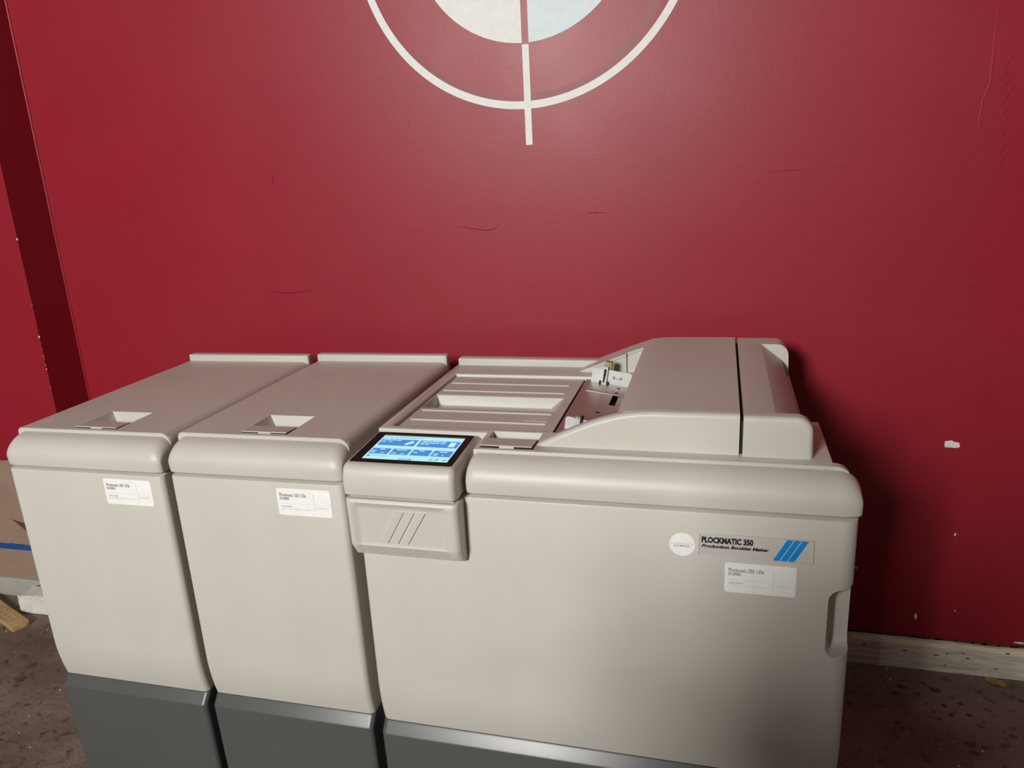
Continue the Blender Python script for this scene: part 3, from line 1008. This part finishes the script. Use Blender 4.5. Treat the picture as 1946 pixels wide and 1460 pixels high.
# ------------------------------------------------------------------ things by the left wall
# torn brown board leaning on the wall above the baseboard
cb_ = empty('torn_brown_board', (-1.45, YL - 0.012, 0.079), (0, 0, 0))
tag(cb_, 'torn brown kraft board with a blue tape band against the red wall', 'board')
def K(name, poly, y0, y1, mat):
    bm = prism_y([(x + 1.45, z - 0.079) for x, z in poly], y0, y1)
    o_ = obj(name, bm, mat, cb_, None)
    return o_
K('lower_sheet', [(-2.1, .0795), (-1.115, .0795), (-1.115, .26), (-2.1, .26)], .001, .005, KRAFT)
K('tape_band', [(-2.1, .200), (-1.115, .206), (-1.115, .240), (-2.1, .236)], -.0005, .0012, TAPE)
edge = []
x = -2.1
while x < -1.115:
    edge.append((x, .232 + random.uniform(-.0015, .002)))
    x += random.uniform(.015, .04)
edge += [(-1.115, .226)]
p1 = wall_pt(24, 986, YL - .013); p2 = wall_pt(36, 992, YL - .013); p3 = wall_pt(38, 1004, YL - .013)
K('upper_sheet', edge + [(-1.115, .60), (-2.1, .535)], -.0045, -.0008, KRAFT)
K('torn_slit', [(p1.x, p1.z), (p1.x + .06, p1.z - .014), (p1.x + .06, p1.z - .048), (p1.x + .03, p1.z - .024)], -.0052, -.0044, DIRT)

def rough_block(name, dims, mat, bev, jit, cuts=4):
    bm = bmesh.new()
    add_box(bm, 0, dims[0], 0, dims[1], 0, dims[2])
    bmesh.ops.bevel(bm, geom=list(bm.edges), offset=bev, segments=2, affect='EDGES', profile=0.5)
    bmesh.ops.subdivide_edges(bm, edges=list(bm.edges), cuts=cuts, use_grid_fill=True)
    for v in bm.verts:
        if v.co.z > 0.002:
            v.co += Vector((random.uniform(-1, 1), random.uniform(-1, 1), random.uniform(-1, 1))) * jit
    return bm
o = obj('white_brick', rough_block('b', (.235, .075, .074), BRICK, .006, .0014), BRICK, None, 50, (-1.352, .640, 0))
o.rotation_euler = (0, 0, math.radians(1.5))
tag(o, 'white painted brick lying on the floor by the grey baseboard', 'brick')
wo = empty('wood_offcut', (-1.262, .522, 0), (0, 0, math.radians(158)))
tag(wo, 'short pine offcut with nail holes lying beside the white brick', 'wood')
obj('plank', rough_block('w', (.42, .058, .024), PINE, .002, .0004, 3), PINE, wo, 50, (0, -.058, 0))
for k in range(9):
    bm = bmesh.new()
    bmesh.ops.create_cone(bm, cap_ends=True, segments=8, radius1=.0019, radius2=.0019, depth=.0012)
    obj('nail_hole', bm, DIRT, wo, None, (.045 + (k // 2) * .034 + random.uniform(-.006, .006), -.040 + (k % 2) * .017 + random.uniform(-.003, .003), .0242))

# dry leaf and debris on the floor
p = floor_pt(1893, 1287)
bm = bmesh.new()
L = .030
for s in (-1, 1):
    prev = None
    for k in range(9):
        t = k / 8
        xx = -L + 2 * L * t
        wv = .016 * math.sin(math.pi * t) ** .8 * (1 + .25 * math.sin(k * 2.3))
        a = (xx, 0, .0022 + .002 * math.sin(t * 4)); b = (xx, s * wv, .0022 + .004 * abs(math.sin(t * 5 + s)))
        if prev:
            vs4 = [bm.verts.new(c) for c in (prev[0], a, b, prev[1])]
            bm.faces.new(vs4)
        prev = (a, b)
bmesh.ops.remove_doubles(bm, verts=bm.verts, dist=1e-5)
bmesh.ops.solidify(bm, geom=list(bm.faces), thickness=.0008)
lf = obj('dry_leaf', bm, LEAF, None, 60, (p.x - .01, p.y - .03, 0.0))
lf.rotation_euler = (0, 0, math.radians(-25))
zmin = min(v.co.z for v in lf.data.vertices)
for v in lf.data.vertices: v.co.z -= zmin
tag(lf, 'dry curled yellow brown leaf on the floor by the baseboard', 'leaf')

bm = bmesh.new()
def flake(x, y, s):
    n = random.randint(4, 6)
    a0 = random.uniform(0, 6)
    pts = [(x + s * random.uniform(.5, 1.2) * math.cos(a0 + k * 6.283 / n), y + s * random.uniform(.4, .9) * math.sin(a0 + k * 6.283 / n)) for k in range(n)]
    t = [bm.verts.new((px, py, .0016)) for px, py in pts]
    b = [bm.verts.new((px, py, 0)) for px, py in pts]
    bm.faces.new(t)
    for k in range(n):
        j = (k + 1) % n
        bm.faces.new((t[k], b[k], b[j], t[j]))
for u, v, s in ((90, 1198, 2), (22, 1293, 2), (115, 1312, 4), (55, 1362, 2.5), (36, 1393, 2.5), (58, 1421, 2), (114, 1379, 1.5), (12, 1200, 2),
                (1615, 1284, 2.2), (1691, 1291, 3), (1650, 1262, 2.5), (1662, 1264, 2.5), (1672, 1265, 2), (1685, 1271, 2.5), (1812, 1410, 2), (1867, 1428, 2.2), (1822, 1457, 2.2), (1733, 1263, 1.5),
                (1820, 1381, 1.6), (1834, 1283, 1.5), (1760, 1330, 1)):
    q_ = floor_pt(u, v)
    flake(q_.x, q_.y, s / 800)
for k in range(60):
    flake(random.uniform(-1.6, 3), random.uniform(-2, .85), random.uniform(.0004, .0011))
de = obj('floor_debris', bm, PLASTER, None, None)
tag(de, 'tiny pale paint flakes scattered on the dirty floor', 'debris', kind='stuff')
bm = bmesh.new()
for u, v, s in ((1713, 1306, 9), (1778, 1312, 10), (1755, 1299, 5), (1703, 1318, 8), (1793, 1342, 6), (1825, 1338, 5), (1775, 1353, 4), (1807, 1360, 6), (1843, 1360, 6),
                (1785, 1367, 4), (1844, 1415, 10), (1851, 1431, 9), (1870, 1422, 6), (1925, 1401, 7), (1780, 1419, 4), (1716, 1384, 4), (1760, 1338, 3), (1940, 1332, 6),
                (40, 1291, 12), (65, 1265, 9), (80, 1395, 5), (104, 1391, 4), (52, 1340, 6), (12, 1256, 6)):
    q_ = floor_pt(u, v)
    n = 9
    pts = [(q_.x + s / 620 * random.uniform(.6, 1.2) * math.cos(k * 6.283 / n), q_.y + s / 620 * random.uniform(.5, 1.0) * math.sin(k * 6.283 / n)) for k in range(n)]
    t = [bm.verts.new((px, py, .0006)) for px, py in pts]
    b = [bm.verts.new((px, py, -.001)) for px, py in pts]
    bm.faces.new(t)
    for k in range(n):
        j = (k + 1) % n
        bm.faces.new((t[k], b[k], b[j], t[j]))
sp_ = obj('floor_stains', bm, DIRT, fl, None)
tag(sp_, kind='stuff')

# ------------------------------------------------------------------ the person taking the picture (behind the camera; casts the shadow)
WF = 1.25      # body thickened to block more light and darken its shadow
def person(loc, rz):
    J = {  # joint: (x, y, z, rx, ry), facing +y
        'pelvis': (0, 0, .96, .17, .13), 'waist': (0, .0, 1.12, .155, .115), 'chest': (0, .0, 1.32, .185, .125), 'neck0': (0, .0, 1.46, .10, .09),
        'neck': (0, .01, 1.53, .058, .06), 'head0': (0, .03, 1.60, .075, .09), 'head1': (0, .03, 1.70, .08, .10), 'head2': (0, .02, 1.77, .06, .075),
        'shl': (.17, .0, 1.41, .075, .07), 'ell': (.25, .08, 1.18, .055, .055), 'wrl': (.10, .26, 1.40, .036, .036), 'hal': (.07, .30, 1.44, .035, .03),
        'shr': (-.17, .0, 1.41, .075, .07), 'elr': (-.25, .08, 1.18, .055, .055), 'wrr': (-.10, .26, 1.40, .036, .036), 'har': (-.07, .30, 1.44, .035, .03),
        'hil': (.10, 0, .88, .105, .11), 'knl': (.11, .02, .50, .07, .075), 'anl': (.12, -.01, .09, .045, .05), 'tol': (.13, .15, .045, .045, .035),
        'hir': (-.10, 0, .88, .105, .11), 'knr': (-.11, .02, .50, .07, .075), 'anr': (-.12, -.01, .09, .045, .05), 'tor': (-.13, .15, .045, .045, .035)}
    E_ = ['pelvis-waist', 'waist-chest', 'chest-neck0', 'neck0-neck', 'neck-head0', 'head0-head1', 'head1-head2',
          'chest-shl', 'shl-ell', 'ell-wrl', 'wrl-hal', 'chest-shr', 'shr-elr', 'elr-wrr', 'wrr-har',
          'pelvis-hil', 'hil-knl', 'knl-anl', 'anl-tol', 'pelvis-hir', 'hir-knr', 'knr-anr', 'anr-tor']
    ks = list(J)
    me = bpy.data.meshes.new('person')
    me.from_pydata([J[k][:3] for k in ks], [tuple(ks.index(a) for a in e.split('-')) for e in E_], [])
    o_ = bpy.data.objects.new('person', me)
    C.objects.link(o_)
    o_.modifiers.new('skin', 'SKIN').use_smooth_shade = True
    for i, k in enumerate(ks):
        s = me.skin_vertices[0].data[i]
        s.radius = (J[k][3] * WF, J[k][4] * WF)
        s.use_root = (k == 'pelvis')
    o_.modifiers.new('sub', 'SUBSURF').levels = 2
    o_.modifiers['sub'].render_levels = 2
    dg_ = bpy.context.evaluated_depsgraph_get()
    m2 = bpy.data.meshes.new_from_object(o_.evaluated_get(dg_))
    bpy.data.objects.remove(o_)
    zm = min(v.co.z for v in m2.vertices)
    for v in m2.vertices: v.co.z = (v.co.z - zm) * 0.96
    m2.materials.clear()
    m2.materials.append(CLOTH)
    o_ = bpy.data.objects.new('person', m2)
    C.objects.link(o_)
    o_.location = loc
    o_.rotation_euler = (0, 0, rz)
    return o_
ps = person((0.88, -1.64, 0), math.radians(12))
tag(ps, 'person in dark clothes standing behind the camera with raised hands', 'person')
